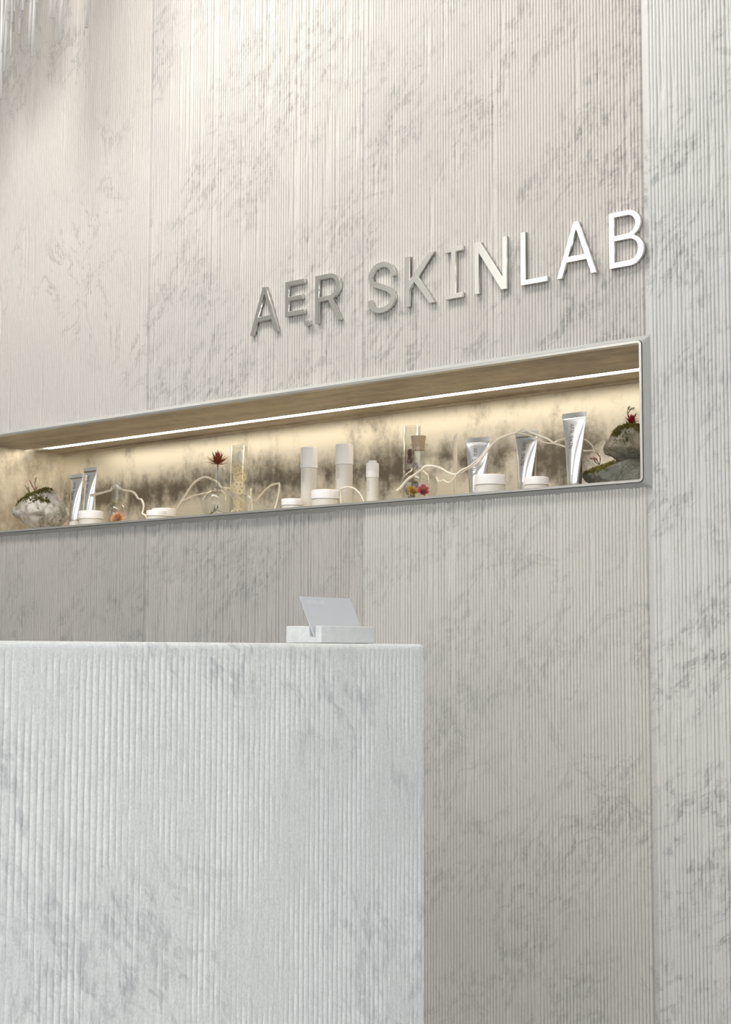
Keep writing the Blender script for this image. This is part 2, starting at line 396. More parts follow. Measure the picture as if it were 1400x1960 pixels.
bm_obj('niche_ceiling', bm, M['patina_c'], wall)
box('niche_moulding', NX0, NX1, ND-0.030, ND, NZ1-0.004, NZ1, M['patina_c'], wall)
lt = thing('led_strip_light', 'long warm white LED strip set into the niche ceiling', 'light', (0, (LY0+LY1)/2, NZ1))
bm = bmesh.new(); add_box(bm, -2.42, NX1-0.001, -0.0165, -0.0145, -0.0015, 0.010); add_box(bm, -2.42, NX1-0.001, 0.0145, 0.0165, -0.0015, 0.010)
add_box(bm, -2.42, NX1-0.001, -0.0165, 0.0165, 0.008, 0.0115); bm_obj('channel', bm, M['frame'], lt)
box('diffuser', -2.419, NX1-0.002, -0.0143, 0.0143, -0.001, 0.004, M['led'], lt)

# ------------------------------------------------------------------ sign letters
H = 124.0
def arc(cx, cy, rx, ry, a0, a1, n=14):
    return [(cx+rx*math.cos(R(a0+(a1-a0)*k/n)), cy+ry*math.sin(R(a0+(a1-a0)*k/n))) for k in range(n+1)]
def stroke(pts, hw):
    P = catmull([(x, y, 0) for x, y in pts], 5); L, Rr = [], []
    for i, p in enumerate(P):
        d = (P[min(i+1, len(P)-1)]-P[max(i-1, 0)]).normalized(); nrm = Vector((-d.y, d.x, 0))
        L.append(((p+nrm*hw).x, (p+nrm*hw).y)); Rr.append(((p-nrm*hw).x, (p-nrm*hw).y))
    return L+Rr[::-1]
GLY = {
 'A': (105, [[(0,0),(14,0),(26,34),(79,34),(91,0),(105,0),(59,124),(46,124)], [(30.3,46),(74.7,46),(52.5,106)]]),
 'e': (68, [[(0,0),(68,0),(68,12),(13,12),(13,40),(61,40),(61,51),(13,51),(13,80),(68,80),(68,92),(0,92)]]),
 'R': (90, [[(0,0),(13.5,0),(13.5,55),(46,55),(76,0),(90,0),(60,57)] + arc(48,90,38.5,34,-62,90) + [(0,124)],
            [(13.5,67)] + [(44,67)] + arc(47,90,26,23,-85,90) + [(13.5,113)]]),
 'S': (93, [stroke([(84.5,85),(80,104),(66,115.5),(48,119.5),(28,115),(14.5,103),(11.5,90),(18,77),(36,68),(56,60),(74,50),(84,36),(80,20),(66,9),(46,5),(26,9),(13,20),(8,34)], 6.6)]),
 'K': (91, [[(0,0),(14,0),(14,43),(28,58),(75,0),(91,0),(39.5,70),(90,124),(73,124),(14,66),(14,124),(0,124)]]),
 'I': (54, [[(0,0),(54,0),(54,11),(33.5,11),(33.5,113),(54,113),(54,124),(0,124),(0,113),(19.5,113),(19.5,11),(0,11)]]),
 'N': (93, [[(0,0),(12.5,0),(12.5,97),(77,0),(93,0),(93,124),(80.5,124),(80.5,28),(17,124),(0,124)]]),
 'L': (73, [[(0,0),(73,0),(73,11.5),(13.5,11.5),(13.5,124),(0,124)]]),
 'B': (87, [[(0,0)] + [(50,0)] + arc(52,34,35,34,-88,66) + [(62,66.5)] + arc(48,94,32,30,-52,90) + [(0,124)],
            [(13.5,12)] + arc(50,36,23.5,24,-90,90) + [(13.5,60)],
            [(13.5,71.5)] + arc(46,92.5,21,20.5,-90,90) + [(13.5,113)]]),
 '.': (17, [[(0,0),(17,0),(17,13),(0,13)]]),
}
def glyph_mesh(polys, depth, bev=0.0, scale=0.001):
    """filled outline in its own x/y plane, extruded along local z, as plain mesh data"""
    cu = bpy.data.curves.new('outline', 'CURVE'); cu.dimensions = '2D'; cu.fill_mode = 'BOTH'
    cu.extrude = depth/2; cu.bevel_depth = bev; cu.bevel_resolution = 0; cu.offset = -bev
    for p in polys:
        sp = cu.splines.new('POLY'); sp.points.add(len(p)-1); sp.use_cyclic_u = True
        for q, (x, y) in zip(sp.points, p): q.co = (x*scale, y*scale, 0, 1)
    ob = bpy.data.objects.new('outline', cu); COL.objects.link(ob)
    dg = bpy.context.evaluated_depsgraph_get()
    me = bpy.data.meshes.new_from_object(ob.evaluated_get(dg)); bpy.data.objects.remove(ob); bpy.data.curves.remove(cu)
    return me
ROTUP = Matrix.Rotation(R(90), 4, 'X')      # glyph plane -> upright, facing -Y
ORD = [('A', -1.198, 1.936, 'leftmost sign letter, a steel A with slanting legs'), ('e', -1.068, 1.969, 'small raised steel letter E with a dot at its lower right'),
       ('.', -0.998, 1.9355, 'tiny square steel dot between the small E and the R'), ('R', -0.962, 1.936, 'steel letter R just left of the word gap in the sign'),
       ('S', -0.786, 1.935, 'curved steel letter S right after the word gap in the sign'), ('K', -0.662, 1.936, 'steel letter K standing between the S and the I'),
       ('I', -0.540, 1.936, 'slab-ended steel letter I between the K and the N'), ('N', -0.451, 1.936, 'pale steel letter N between the I and the L'),
       ('L', -0.319, 1.9365, 'bright steel letter L between the N and the second A'), ('A', -0.220, 1.936, 'bright white-looking steel A between the L and the B'),
       ('B', -0.082, 1.937, 'bright steel letter B at the right end of the sign')]
for ch, x, z, lab in ORD:
    me = glyph_mesh(GLY[ch][1], 0.0095, 0.0003); me.transform(ROTUP)
    o = link_mesh('sign_letter' if ch != '.' else 'sign_dot', me, M['steel'], None, (x, -0.0062, z))
    tag(o, lab, 'letter' if ch != '.' else 'dot', 'steel letters of the wall sign')

# ------------------------------------------------------------------ counter
CX, CY1, CZ = 0.42, -1.2865, 1.1097
ct = thing('reception_counter', 'massive pale ribbed marble reception counter with rough tooled face', 'counter', (0.08, -2.3, 0))
def cpt(v): return (v[0]-0.08, v[1]+2.3, v[2])
mcount = marble('marble_counter', 21.0, base=(0.88, 0.89, 0.87), vein=(0.40, 0.40, 0.43), ang=52, amount=0.8, axis='X', relief_b=0.75, grainsz=300.0, grainf=0.34)
CY0 = -3.30
nrib = int((CY1-CY0)/PITCH)
ys = [CY1]; rb = [-1]; uu = [.5]
for k in range(nrib):
    for u in US: ys.append(CY1-0.003-(k+u)*PITCH); rb.append(k); uu.append(u)
ys = np.array(ys); rb = np.array(rb, float); uu = np.array(uu)
zs = np.concatenate([np.linspace(0, 0.5, 20)[:-1], np.linspace(0.5, CZ-0.008, 122)])
Yg, Zg = np.meshgrid(ys, zs); Rg, _ = np.meshgrid(rb, zs); Ug, _ = np.meshgrid(uu, zs)
c_ = np.abs(2*Ug-1); prof_ = np.clip((c_-0.45)/0.55, 0, 1)**1.2
patch = 0.62*vnoise(Rg*0.22+Zg*3.0, Zg*6.5, 36) + 0.38*vnoise(Rg*0.75, Zg*21.0, 35)
patch = np.clip((patch-0.36)/0.30, 0, 1)
fade = np.clip((CZ-Zg-0.004)/0.020, 0, 1)*(0.12+0.88*patch)
D = np.where(Rg < 0, 0.0004, prof_*0.00135*(0.75+0.5*vnoise(Rg*2.3+Ug, Zg*60.0, 31)))*fade
D = D + (vnoise(Yg*420, Zg*190, 32)*0.0005 + vnoise(Yg*150, Zg*110, 33)*0.0006)*np.clip((CZ-Zg)/0.015, 0, 1)
edge_w = (vnoise(Zg*9.0, Zg*0+.3, 37)-0.5)*0.0045 + (vnoise(Zg*60.0, Zg*0+.7, 38)-0.5)*0.0014
Yg = Yg + edge_w*np.exp(-(CY1-Yg)/0.006)*np.clip((CZ-Zg)/0.08, 0, 1)
nx, nz = len(ys), len(zs)
V = [cpt(p) for p in np.stack([CX-D, Yg, Zg], -1).reshape(-1, 3)]
i = np.arange(nz-1)[:, None]*nx+np.arange(nx-1)[None, :]
F = np.stack([i, i+nx, i+1+nx, i+1], -1).reshape(-1, 4).tolist()
# eased top edge
last = (nz-1)*nx; prev = list(range(last, last+nx))
for k in range(1, 6):
    a = R(90*k/5); row = []
    for j in range(nx):
        x, y, z = V[last+j]; row.append(len(V)); V.append((x-0.008*(1-math.cos(a)), y, z+0.008*math.sin(a)))
    for j in range(nx-1): F.append([prev[j], row[j], row[j+1], prev[j+1]])
    prev = row
me = py_mesh('ribbed_face', V, F, True); link_mesh('ribbed_face', me, mcount, ct)
bm = bmesh.new(); add_box(bm, -0.36, CX-0.006-0.08, -1.0, CY1+2.3+0.0005-0.001, 0, CZ-0.0005, 0.003)
bm_obj('body', bm, mcount, ct, smooth=True)

# card holder with a card
HX, HY = 0.36425, -1.4092          # block centre
hz = CZ+0.0008
hold = thing('card_holder', 'small white marble block slotted to hold business cards, on the counter', 'card holder', (HX, HY, hz))
hw, hl, hh = 0.03075, 0.0516, 0.0213
sx0, sx1, sd = 0.0100, 0.0200, 0.0078       # slot
prof = [(-hw, -0.0003), (hw, -0.0003), (hw, hh), (sx1, hh), (sx1, sd), (sx0, sd), (sx0, hh), (-hw, hh)]
bm = bmesh.new(); a = [bm.verts.new((x, -hl, z)) for x, z in prof]; b = [bm.verts.new((x, hl, z)) for x, z in prof]
n = len(prof)
for k in range(n): bm.faces.new((a[k], a[(k+1) % n], b[(k+1) % n], b[k]))
bm.faces.new(a[::-1]); bm.faces.new(b)
bmesh.ops.recalc_face_normals(bm, faces=bm.faces)
bmesh.ops.bevel(bm, geom=[e for e in bm.edges], offset=0.0019, segments=4, profile=0.5, affect='EDGES')
mh = marble('marble_holder', 31.0, base=(0.80, 0.80, 0.785), vein=(0.50, 0.51, 0.53), amount=0.5, curly=0.6, coarse=4, relief_b=0.12)
o = bm_obj('block', bm, mh, hold, smooth=True); sharp(o, 50)
for fy in (-0.036, 0.036):
    for fx_ in (-0.020, 0.020): box('foot_pad', fx_-0.006, fx_+0.006, fy-0.006, fy+0.006, -0.0008, 0.0004, M['black'], hold)
# card leaning back in the slot
card = thing('business_card', 'silver grey business card leaning back in the marble holder slot', 'card', (HX+sx1-0.0022, HY-hl+0.0485, hz+sd+0.0006))
ang = R(-26.5); cl = 0.0560; cw = 0.0483; ctk = 0.0010
bm = bmesh.new(); add_box(bm, -ctk/2, ctk/2, -cw, cw, 0, cl)
sheet = bm_obj('sheet', bm, M['card'], card); sheet.rotation_euler = (0, ang, 0)
# ------------------------------------------------------------------ shelf goods
def jar(x, y, dia, h, lidh, label):
    t = thing('cream_jar', label, 'jar', (x, y, SH), 0, 'white cosmetic jars on the shelf')
    r = dia/2; b = 0.0018
    bm = lathe([(0, 0), (r-0.003, 0), (r-0.001, 0.002), (r-0.0012, h-lidh-0.001), (r-0.004, h-lidh), (r-0.004, h-lidh+0.002)], 56)
    body = sharp(bm_obj('body', bm, M['frost'], t, smooth=True))
    bm = lathe([(r-0.006, h-lidh+0.0008), (r, h-lidh+0.0008), (r, h-b*1.6), (r-b*0.5, h-b*0.5), (r-b*1.6, h), (0, h)], 56)
    sharp(bm_obj('lid', bm, M['white_cap'], t, smooth=True), 50)
    bm = bmesh.new()                                   # printed line low on the front
    aa = -0.96
    for k, w in enumerate([3, 2, 2, 3, 1, 2, 3, 2, 2, 1, 3, 2]):
        a0 = aa+k*0.085; a1 = a0+0.018*w
        q = [bm.verts.new(((r-0.0008)*math.cos(a), (r-0.0008)*math.sin(a), z)) for a, z in ((a0, 0.006), (a1, 0.006), (a1, 0.0082), (a0, 0.0082))]
        bm.faces.new(q)
    p = bm_obj('print', bm, M['ink_l'], body); p['kind'] = 'stuff'; p.rotation_euler = (0, 0, R(-35))
    return t
jar(-1.9457, 0.070, 0.073, 0.0525, 0.0245, 'large white cream jar in front of the two dark silver tubes')
jar(-1.6416, 0.060, 0.058, 0.0365, 0.017, 'small white cream jar overlapping a larger jar, right of the peach-filled flask')
jar(-1.6993, 0.140, 0.073, 0.0505, 0.0245, 'large white cream jar half hidden behind a small jar, by the forked twig')
jar(-1.1246, 0.080, 0.059, 0.0385, 0.018, 'small white cream jar in front of the left tall white bottle')
jar(-0.9966, 0.070, 0.074, 0.0525, 0.0240, 'large white cream jar between the two tall white bottles')
jar(-0.4530, 0.050, 0.073, 0.0510, 0.0245, 'large white cream jar beside the silver tube crossed by twigs')
jar(-0.3288, 0.060, 0.058, 0.0380, 0.019, 'small white cream jar in front of the middle silver tube')

def map_glyph(text, place, mat, parent, name='lettering', flip=False):
    """flat lettering wrapped by place(u, v) -> point; u along the text, v across (cap height 0..124)"""
    verts, faces = [], []; x = 0
    for ch in text:
        if ch == ' ': x += 70; continue
        w, polys = GLY[ch]
        dy = 33 if ch == 'e' else 0
        me = glyph_mesh(polys, 0.0, 0.0, 1.0); off = len(verts)
        for v in me.vertices: verts.append(place(x+v.co.x, v.co.y+dy))
        for f in me.polygons: faces.append([off+q for q in f.vertices])
        bpy.data.meshes.remove(me)
        x += w+28 if ch != 'A' else w+14
    return link_mesh(name, py_mesh(name, verts, faces), mat, parent)
def text_len(text):
    return sum(70 if c == ' ' else GLY[c][0]+(14 if c == 'A' else 28) for c in text)

s_ = 0.034/text_len('SKINLAB')
map_glyph('SKINLAB', lambda u, v: (ctk/2+0.0002, -cw+0.009+u*s_, cl-0.010+v*s_), M['card_edge'], sheet, 'print')

def bottle(x, y, dia, h, capz, label):
    t = thing('tall_bottle', label, 'bottle', (x, y, SH), 0, 'tall white bottles on the shelf')
    r = dia/2
    bm = lathe([(0, 0), (r-0.004, 0), (r-0.0012, 0.002), (r-0.0012, capz-0.001), (r-0.004, capz)], 48)
    body = sharp(bm_obj('body', bm, M['frost'], t, smooth=True))
    bm = lathe([(r-0.006, capz-0.0004), (r, capz-0.0004), (r, h-0.003), (r-0.0012, h-0.001), (r-0.0035, h), (0, h)], 48)
    sharp(bm_obj('cap', bm, M['white_cap'], t, smooth=True), 50)
    bm = lathe([(r+0.0002, capz), (r+0.0002, capz+0.004), (r-0.0004, capz+0.0046), (r-0.0004, capz)], 48)
    bm_obj('collar', bm, M['white_cap'], t, smooth=True)
    s = 0.030/text_len('AeR SKIN')
    def place(u, v):
        a = R(-92)+(v-62)*s*1.5/r; z = capz-0.009-u*s
        return ((r-0.0008)*math.cos(a), (r-0.0008)*math.sin(a), z)
    map_glyph('AeR SKIN', place, M['ink_l'], body)
bottle(-1.1208, 0.140, 0.046, 0.1816, 0.1265, 'left of the two tall frosted bottles with white cylinder caps')
bottle(-0.9943, 0.140, 0.048, 0.1797, 0.1259, 'right of the two tall frosted bottles with white cylinder caps')
t = thing('dropper_bottle', 'small slim frosted bottle with a stepped pale push-button cap', 'bottle', (-0.8787, 0.12, SH))
r = 0.0165
bm = lathe([(0, 0), (r-0.003, 0), (r-0.001, 0.0015), (r-0.001, 0.081), (r-0.003, 0.0818)], 40); sharp(bm_obj('body', bm, M['frost'], t, smooth=True))
bm = lathe([(r-0.004, 0.0815), (r, 0.0815), (r, 0.117), (r-0.0015, 0.119), (r-0.005, 0.1195), (0, 0.1195)], 40); sharp(bm_obj('cap', bm, M['white_cap'], t, smooth=True), 50)
bm = lathe([(0.0108, 0.119), (0.0108, 0.1242), (0.0095, 0.1254), (0, 0.1254)], 32); sharp(bm_obj('button', bm, M['white_cap'], t, smooth=True), 50)
for zz in (0.104, 0.108, 0.100):
    bm = lathe([(r+0.0001, zz), (r+0.0006, zz+0.0004), (r+0.0006, zz+0.0012), (r+0.0001, zz+0.0016)], 40); bm_obj('ring', bm, M['white_cap'], t, smooth=True)
s_ = 0.027/text_len('AeR SKIN')
map_glyph('AeR SKIN', lambda u, v: ((r-0.0006)*math.cos(R(-95)+(v-62)*s_*1.5/r), (r-0.0006)*math.sin(R(-95)+(v-62)*s_*1.5/r), 0.073-u*s_), M['ink_l'], t)

def tube(x, y, h, wtop, dia, caph, yaw, label):
    t = thing('squeeze_tube', label, 'tube', (x, y, SH), yaw, 'silver squeeze tubes on the shelf')
    rc = dia/2
    bm = lathe([(0, 0), (rc-0.0025, 0), (rc-0.0012, 0.0015), (rc-0.0012, caph), (0, caph)], 40)
    sharp(bm_obj('cap', bm, M['white_cap'], t, smooth=True), 50)
    crimp = 0.009; zt = h-crimp; seg = 56
    def half(tt):                       # half width, half depth along the body
        a = rc+(wtop/2-rc)*tt**1.15
        b = max(0.0007, rc*(1-tt**1.45)); return a, b
    bm = bmesh.new(); rings = []
    rows = [(caph, 0.0, 0.93), (caph+0.002, 0.0, 1.0)] + [(caph+0.002+(zt-caph-0.002)*k/22, k/22, 1.0) for k in range(1, 23)]
    for z, tt, m_ in rows:
        a, b = half(tt); rings.append([bm.verts.new((a*m_*math.cos(2*math.pi*k/seg), b*m_*math.sin(2*math.pi*k/seg), z)) for k in range(seg)])
    for A_, B_ in zip(rings, rings[1:]):
        for k in range(seg): bm.faces.new((A_[k], A_[(k+1) % seg], B_[(k+1) % seg], B_[k]))
    bm.faces.new(rings[-1])
    body = bm_obj('body', bm, M['tube'], t, smooth=True)
    bm = bmesh.new(); a = wtop/2+0.0003; n = 14; fr, bk = [], []
    for k in range(n+1):                                   # slightly bowed flat seal
        xx = -a+2*a*k/n; bow = 0.0022*math.cos(math.pi*(k/n-0.5))
        fr.append([bm.verts.new((xx, -0.0009-bow*f_, z)) for z, f_ in ((zt-0.001, 0.2), (zt+0.004, 0.6), (h, 1.0))])
        bk.append([bm.verts.new((xx, 0.0009-bow*f_, z)) for z, f_ in ((zt-0.001, 0.2), (zt+0.004, 0.6), (h, 1.0))])
    for k in range(n):
        for j in range(2):
            bm.faces.new((fr[k][j], fr[k+1][j], fr[k+1][j+1], fr[k][j+1])); bm.faces.new((bk[k+1][j], bk[k][j], bk[k][j+1], bk[k+1][j+1]))
        bm.faces.new((fr[k][2], fr[k+1][2], bk[k+1][2], bk[k][2])); bm.faces.new((fr[k][0], bk[k][0], bk[k+1][0], fr[k+1][0]))
    for k in (0, n):
        for j in range(2): bm.faces.new((fr[k][j], bk[k][j], bk[k][j+1], fr[k][j+1]))
    sharp(bm_obj('crimp', bm, M['tube'], t, smooth=True))
    def surf(xx, z, out=0.00035):
        tt = min(1, max(0, (z-caph-0.002)/(zt-caph-0.002))); a, b = half(tt)
        q = max(0.02, 1-min(0.98, (xx/a)**2)); return (xx, -b*math.sqrt(q)-out, z)
    s = 0.058/text_len('AeR SKIN')
    map_glyph('AeR SKIN', lambda u, v: surf(-0.0035+(v-62)*s*1.25, zt-0.016-u*s), M['ink'], body)
    bm = bmesh.new()                                        # small print lines low on the tube
    for row in range(4):
        z = caph+0.022-row*0.0042
        for k in range(5):
            x0 = -0.009+k*0.0034; x1 = x0+0.0026
            bm.faces.new([bm.verts.new(surf(*p)) for p in ((x0, z), (x1, z), (x1, z+0.0011), (x0, z+0.0011))])
    for k in range(9):
        z = zt-0.088-k*0.0030; bm.faces.new([bm.verts.new(surf(*p)) for p in ((-0.0045, z), (-0.0030, z), (-0.0030, z+0.0020), (-0.0045, z+0.0020))])
    bm_obj('print', bm, M['ink_l'], body)['kind'] = 'stuff'
    return t
tube(-2.1312, 0.160, 0.185, 0.060, 0.040, 0.036, R(0), 'leftmost dark-looking silver tube beside the pale mossy rock')
tube(-2.0766, 0.170, 0.203, 0.062, 0.040, 0.036, R(0), 'taller dark-looking silver tube just behind a large white jar')
tube(-0.5275, 0.100, 0.152, 0.066, 0.040, 0.012, R(8), 'silver tube crossed by two pale twigs, beside the vertical stalk')
tube(-0.3972, 0.120, 0.157, 0.066, 0.042, 0.012, R(-3), 'middle silver tube with twigs resting across its top')
tube(-0.2207, 0.055, 0.177, 0.064, 0.032, 0.010, R(-2), 'tall narrow silver tube nearest the two dark mossy rocks')

# ---- glassware
def glass_obj(name, prof, parent, wall_t=0.0016, seg=56):
    """double-walled lathe: outside profile bottom to top, then back down inside"""
    inner = []
    for k, (r, z) in enumerate(prof):
        a = Vector(prof[max(k-1, 0)]); b = Vector(prof[min(k+1, len(prof)-1)]); d = (b-a).normalized()
        inner.append((max(0.0, r-d.y*wall_t), z+d.x*wall_t))
    return bm_obj(name, lathe(prof+inner[::-1], seg), M['glass'], parent, smooth=True)
def flask(x, y, bulb_d, neck_d, h, label, corkh=0.0):
    t = thing('round_flask', label, 'flask', (x, y, SH), 0, 'round glass flasks on the shelf')
    rb_, rn = bulb_d/2, neck_d/2-0.001; cz = rb_*0.97
    prof = [(0.0005, 0.0006), (rb_*0.40, 0.0)]
    for k in range(0, 25):
        a = -math.acos(0.46)+k*(math.acos(0.46)+R(62))/24 if False else R(-66)+k*R(66+62)/24
        prof.append((rb_*math.cos(a), cz+rb_*math.sin(a)))
    zt = prof[-1][1]; r0 = prof[-1][0]
    for k in range(1, 7):                                  # shoulder into neck
        f = k/6; e = f*f*(3-2*f); prof.append((r0+(rn-r0)*(1-(1-f)**2.2), zt+0.013*f**1.3))
    prof += [(rn, h-0.010), (rn, h-0.006), (rn+0.0028, h-0.0035), (rn+0.0034, h-0.0015), (rn+0.0024, h)]
    glass_obj('glass_body', prof, t)
    if corkh:
        bm = lathe([(0, h-0.016), (rn-0.0022, h-0.016), (rn-0.001, h), (rn+0.0016, h+corkh), (rn+0.0010, h+corkh+0.0008), (0, h+corkh+0.0008)], 32)
        sharp(bm_obj('cork', bm, M['cork'], t, smooth=True))
    return t
f1 = (-1.8625, 0.100); f2 = (-1.4325, 0.100); f3 = (-0.7267, 0.120)
flask(f1[0], f1[1], 0.081, 0.035, 0.140, 'open round flask with peach petals, between the white jars at left')
flask(f2[0], f2[1], 0.091, 0.038, 0.150, 'round flask with a spiky rust air plant sitting in its mouth')
flask(f3[0], f3[1], 0.096, 0.037, 0.156, 'corked round flask holding yellow and pink dried flowers', 0.019)
def vase(x, y, d, h, label):
    t = thing('glass_cylinder', label, 'vase', (x, y, SH), 0, 'tall glass cylinders on the shelf')
    r_ = d/2
    glass_obj('glass_wall', [(0.0005, 0.0), (r_-0.003, 0.0), (r_-0.0008, 0.001), (r_, 0.004), (r_, h-0.001), (r_-0.0006, h)], t, 0.0022)
    return t
v1 = (-1.4430, 0.192); v2 = (-0.7990, 0.182)
vase(v1[0], v1[1], 0.051, 0.2185, 'tall clear cylinder filled with cream lotus slices and a white shell')
vase(v2[0], v2[1], 0.0475, 0.2145, 'tall clear cylinder of dark brown pods behind the corked flask')

# ---- plants and fillings
def leaf(bm, base, d, length, width, up=Vector((0, 0, 1)), curl=0.3, seg=4):
    d = d.normalized(); s = d.cross(up)
    if s.length < 1e-3: s = Vector((1, 0, 0))
    s.normalize(); nrm = s.cross(d).normalized()
    rows = []
    for k in range(seg+1):
        f = k/seg; w = width*math.sin(math.pi*min(0.98, 0.12+0.86*f))*(1-0.25*f)
        c = base+d*length*f+nrm*length*curl*f*f
        rows.append((bm.verts.new(c-s*w/2), bm.verts.new(c+nrm*width*0.18*(1-f)), bm.verts.new(c+s*w/2)))
    for a, b in zip(rows, rows[1:]):
        bm.faces.new((a[0], a[1], b[1], b[0])); bm.faces.new((a[1], a[2], b[2], b[1]))
def rosette(bm, c, n, length, width, elev0, elev1, rnd, curl=0.15):
    for k in range(n):
        f = k/n; az = 2.39996*k+rnd.uniform(-.2, .2); el = R(elev0+(elev1-elev0)*f)+rnd.uniform(-.08, .08)
        d = Vector((math.cos(az)*math.cos(el), math.sin(az)*math.cos(el), math.sin(el)))
        leaf(bm, c, d, length*rnd.uniform(.8, 1.1), width, curl=curl)
def flower(name, loc, rad, mat_out, mat_in, label, n=46, squash=0.7, tilt=None):
    t = thing(name, label, 'flower', loc)
    if tilt: t.rotation_euler = tilt
    rnd = random.Random(hash(label) % 999 if False else len(label)); bm = bmesh.new()
    rosette(bm, Vector((0, 0, 0)), n, rad, rad*0.36, 2, 62, rnd, 0.25); bm_obj('petals', bm, mat_out, t, recalc=False)
    bm = bmesh.new(); rosette(bm, Vector((0, 0, rad*0.12)), n//2, rad*0.62, rad*0.2, 25, 85, rnd, 0.1); bm_obj('heart', bm, mat_in, t, recalc=False)
    bm = lathe([(0, -rad*0.16), (rad*0.3, -rad*0.1), (rad*0.34, rad*0.05), (0, rad*0.2)], 16); bm_obj('calyx', bm, mat_in, t, smooth=True)
    return t
CAMT = (R(48), 0, R(38))
flower('dried_flower', (-0.7060, 0.113, SH+0.032), 0.0205, M['pink'], M['pinkl'], 'pink dried strawflower in the corked flask', 60, tilt=CAMT)
flower('dried_flower', (-0.7450, 0.119, SH+0.034), 0.0185, M['yellow'], M['orange'], 'yellow and orange dried flower in the corked flask', 44, tilt=CAMT)
flower('dried_flower', (-1.8550, 0.098, SH+0.025), 0.0245, M['peach'], M['orange'], 'crumpled peach dried flower on the right inside the open flask', 44, tilt=CAMT)
flower('dried_flower', (-1.8780, 0.106, SH+0.020), 0.0175, M['peach'], M['pinkl'], 'smaller peach dried flower low on the left inside the open flask', 36, tilt=CAMT)
# air plant in the mouth of the second flask
rnd = random.Random(5)
t = thing('air_plant', 'spiky rust-brown air plant standing in a flask mouth', 'plant', (f2[0], f2[1], SH+0.154))
bm = bmesh.new()
for k in range(58):
    az = 2.39996*k; el = R(-4+84*(k/58)**1.1); ln = 0.038*(0.85+0.3*rnd.random())
    leaf(bm, Vector((0, 0, 0.003+0.002*k/58)), Vector((math.cos(az)*math.cos(el), math.sin(az)*math.cos(el), math.sin(el))), ln, 0.0062, curl=rnd.uniform(-.05, .2), seg=3)
bm_obj('leaves', bm, M['rust'], t, recalc=False)
bm = bmesh.new(); add_sweep(bm, [Vector((0, 0, 0.006)), Vector((0.001, 0, -0.03)), Vector((-0.0005, 0.001, -0.058)), Vector((-0.002, 0, -0.073))], lambda u: 0.0015-0.0007*u, 6)
bm_obj('stem', bm, M['brown'], t, smooth=True)
# green sprig lying in the second flask
t = thing('leaf_sprig', 'dull green sprig lying inside the flask below the air plant', 'sprig', (f2[0]-0.010, f2[1]-0.01, SH+0.004))
dx = Vector((0.75, 0.62, 0))
path = [Vector((0, 0, 0.004))-dx*0.020, Vector((0, 0, 0.014))-dx*0.006, Vector((0, 0, 0.021))+dx*0.006, Vector((0, 0, 0.034))+dx*0.018]
bm = bmesh.new(); add_sweep(bm, catmull(path, 5), lambda u: 0.0024-0.0016*u, 6)
add_sweep(bm, [path[2], path[2]+Vector((0, 0, 0.012)), path[2]+Vector((0, 0, 0.020))+dx*0.002], 0.0007, 5)
add_sweep(bm, [path[2], path[2]+dx*0.013+Vector((0, 0, 0.003)), path[2]+dx*0.024-Vector((0, 0, 0.004))], 0.0006, 5)
bm_obj('twigs', bm, M['green'], t, smooth=True)
bm = bmesh.new()
for k in range(10): leaf(bm, path[0].lerp(path[3], k/10), Vector((rnd.uniform(-1, 1), rnd.uniform(-1, 1), rnd.uniform(.2, 1))), 0.009, 0.003)
bm_obj('leaves', bm, M['green'], t, recalc=False)

# lotus slices in the first cylinder
view = Vector((1.7126-v1[0], -2.8972-v1[1], 0)).normalized(); side = Vector((-view.y, view.x, 0))
def disc(name, label, z, lat, fw, rad, tilt, yaw, mat, holes=True, cat='slice', grp='cream slices in the glass cylinder', thick=0.005):
    c = Vector((v1[0], v1[1], SH+z))+side*lat+view*fw
    bm = bmesh.new(); n = 28; rnd_ = random.Random(int(z*10000))
    rim = [rad*(1+0.05*math.sin(3*a+z*50)+0.03*rnd_.uniform(-1, 1)) for a in [2*math.pi*k/n for k in range(n)]]
    poly = [(rim[k]*math.cos(2*math.pi*k/n), rim[k]*math.sin(2*math.pi*k/n)) for k in range(n)]
    polys = [poly]
    if holes:
        for k in range(6):
            a = 2*math.pi*k/6+z*9; hx, hy = rad*0.55*math.cos(a), rad*0.55*math.sin(a)
            polys.append([(hx+rad*0.11*math.cos(2*math.pi*j/10), hy+rad*0.13*math.sin(2*math.pi*j/10)) for j in range(10)])
    bm.free(); me = glyph_mesh(polys, thick*0.7, thick*0.15, 1.0); me.transform(ROTUP)
    o = link_mesh(name, me, mat, None, c); o.rotation_euler = (R(tilt), 0, R(35+yaw))
    return tag(o, label, cat, grp)
disc('lotus_slice', 'lowest cream slice at the bottom of the tall cylinder', 0.022, 0.000, 0.004, 0.0205, -14, 4, M['slice'])
disc('lotus_slice', 'cream slice second from the bottom of the tall cylinder', 0.051, 0.000, -0.003, 0.0205, 10, -8, M['slice'])
disc('lotus_slice', 'slightly darker cream slice halfway up the tall cylinder', 0.098, -0.001, 0.006, 0.0205, -8, 8, M['slice'])
disc('lotus_slice', 'cream slice tucked second from the top on the right of the cylinder', 0.128, 0.003, 0.000, 0.0195, 18, 20, M['slice'])
disc('lotus_slice', 'topmost holed cream slice in the tall cylinder', 0.151, -0.004, 0.007, 0.0178, -12, -10, M['slice'])
bm = bmesh.new(); bmesh.ops.create_icosphere(bm, subdivisions=3, radius=0.015)
for v in bm.verts:
    p = v.co; v.co = Vector((p.x*0.80+0.006*(p.z/0.015)**2, p.y*0.6, p.z*1.45)) * (1+0.10*mnoise.noise(p*120))
o = bm_obj('shell', bm, M['shell'], None, True, Vector((v1[0], v1[1], SH+0.186))+side*0.005)
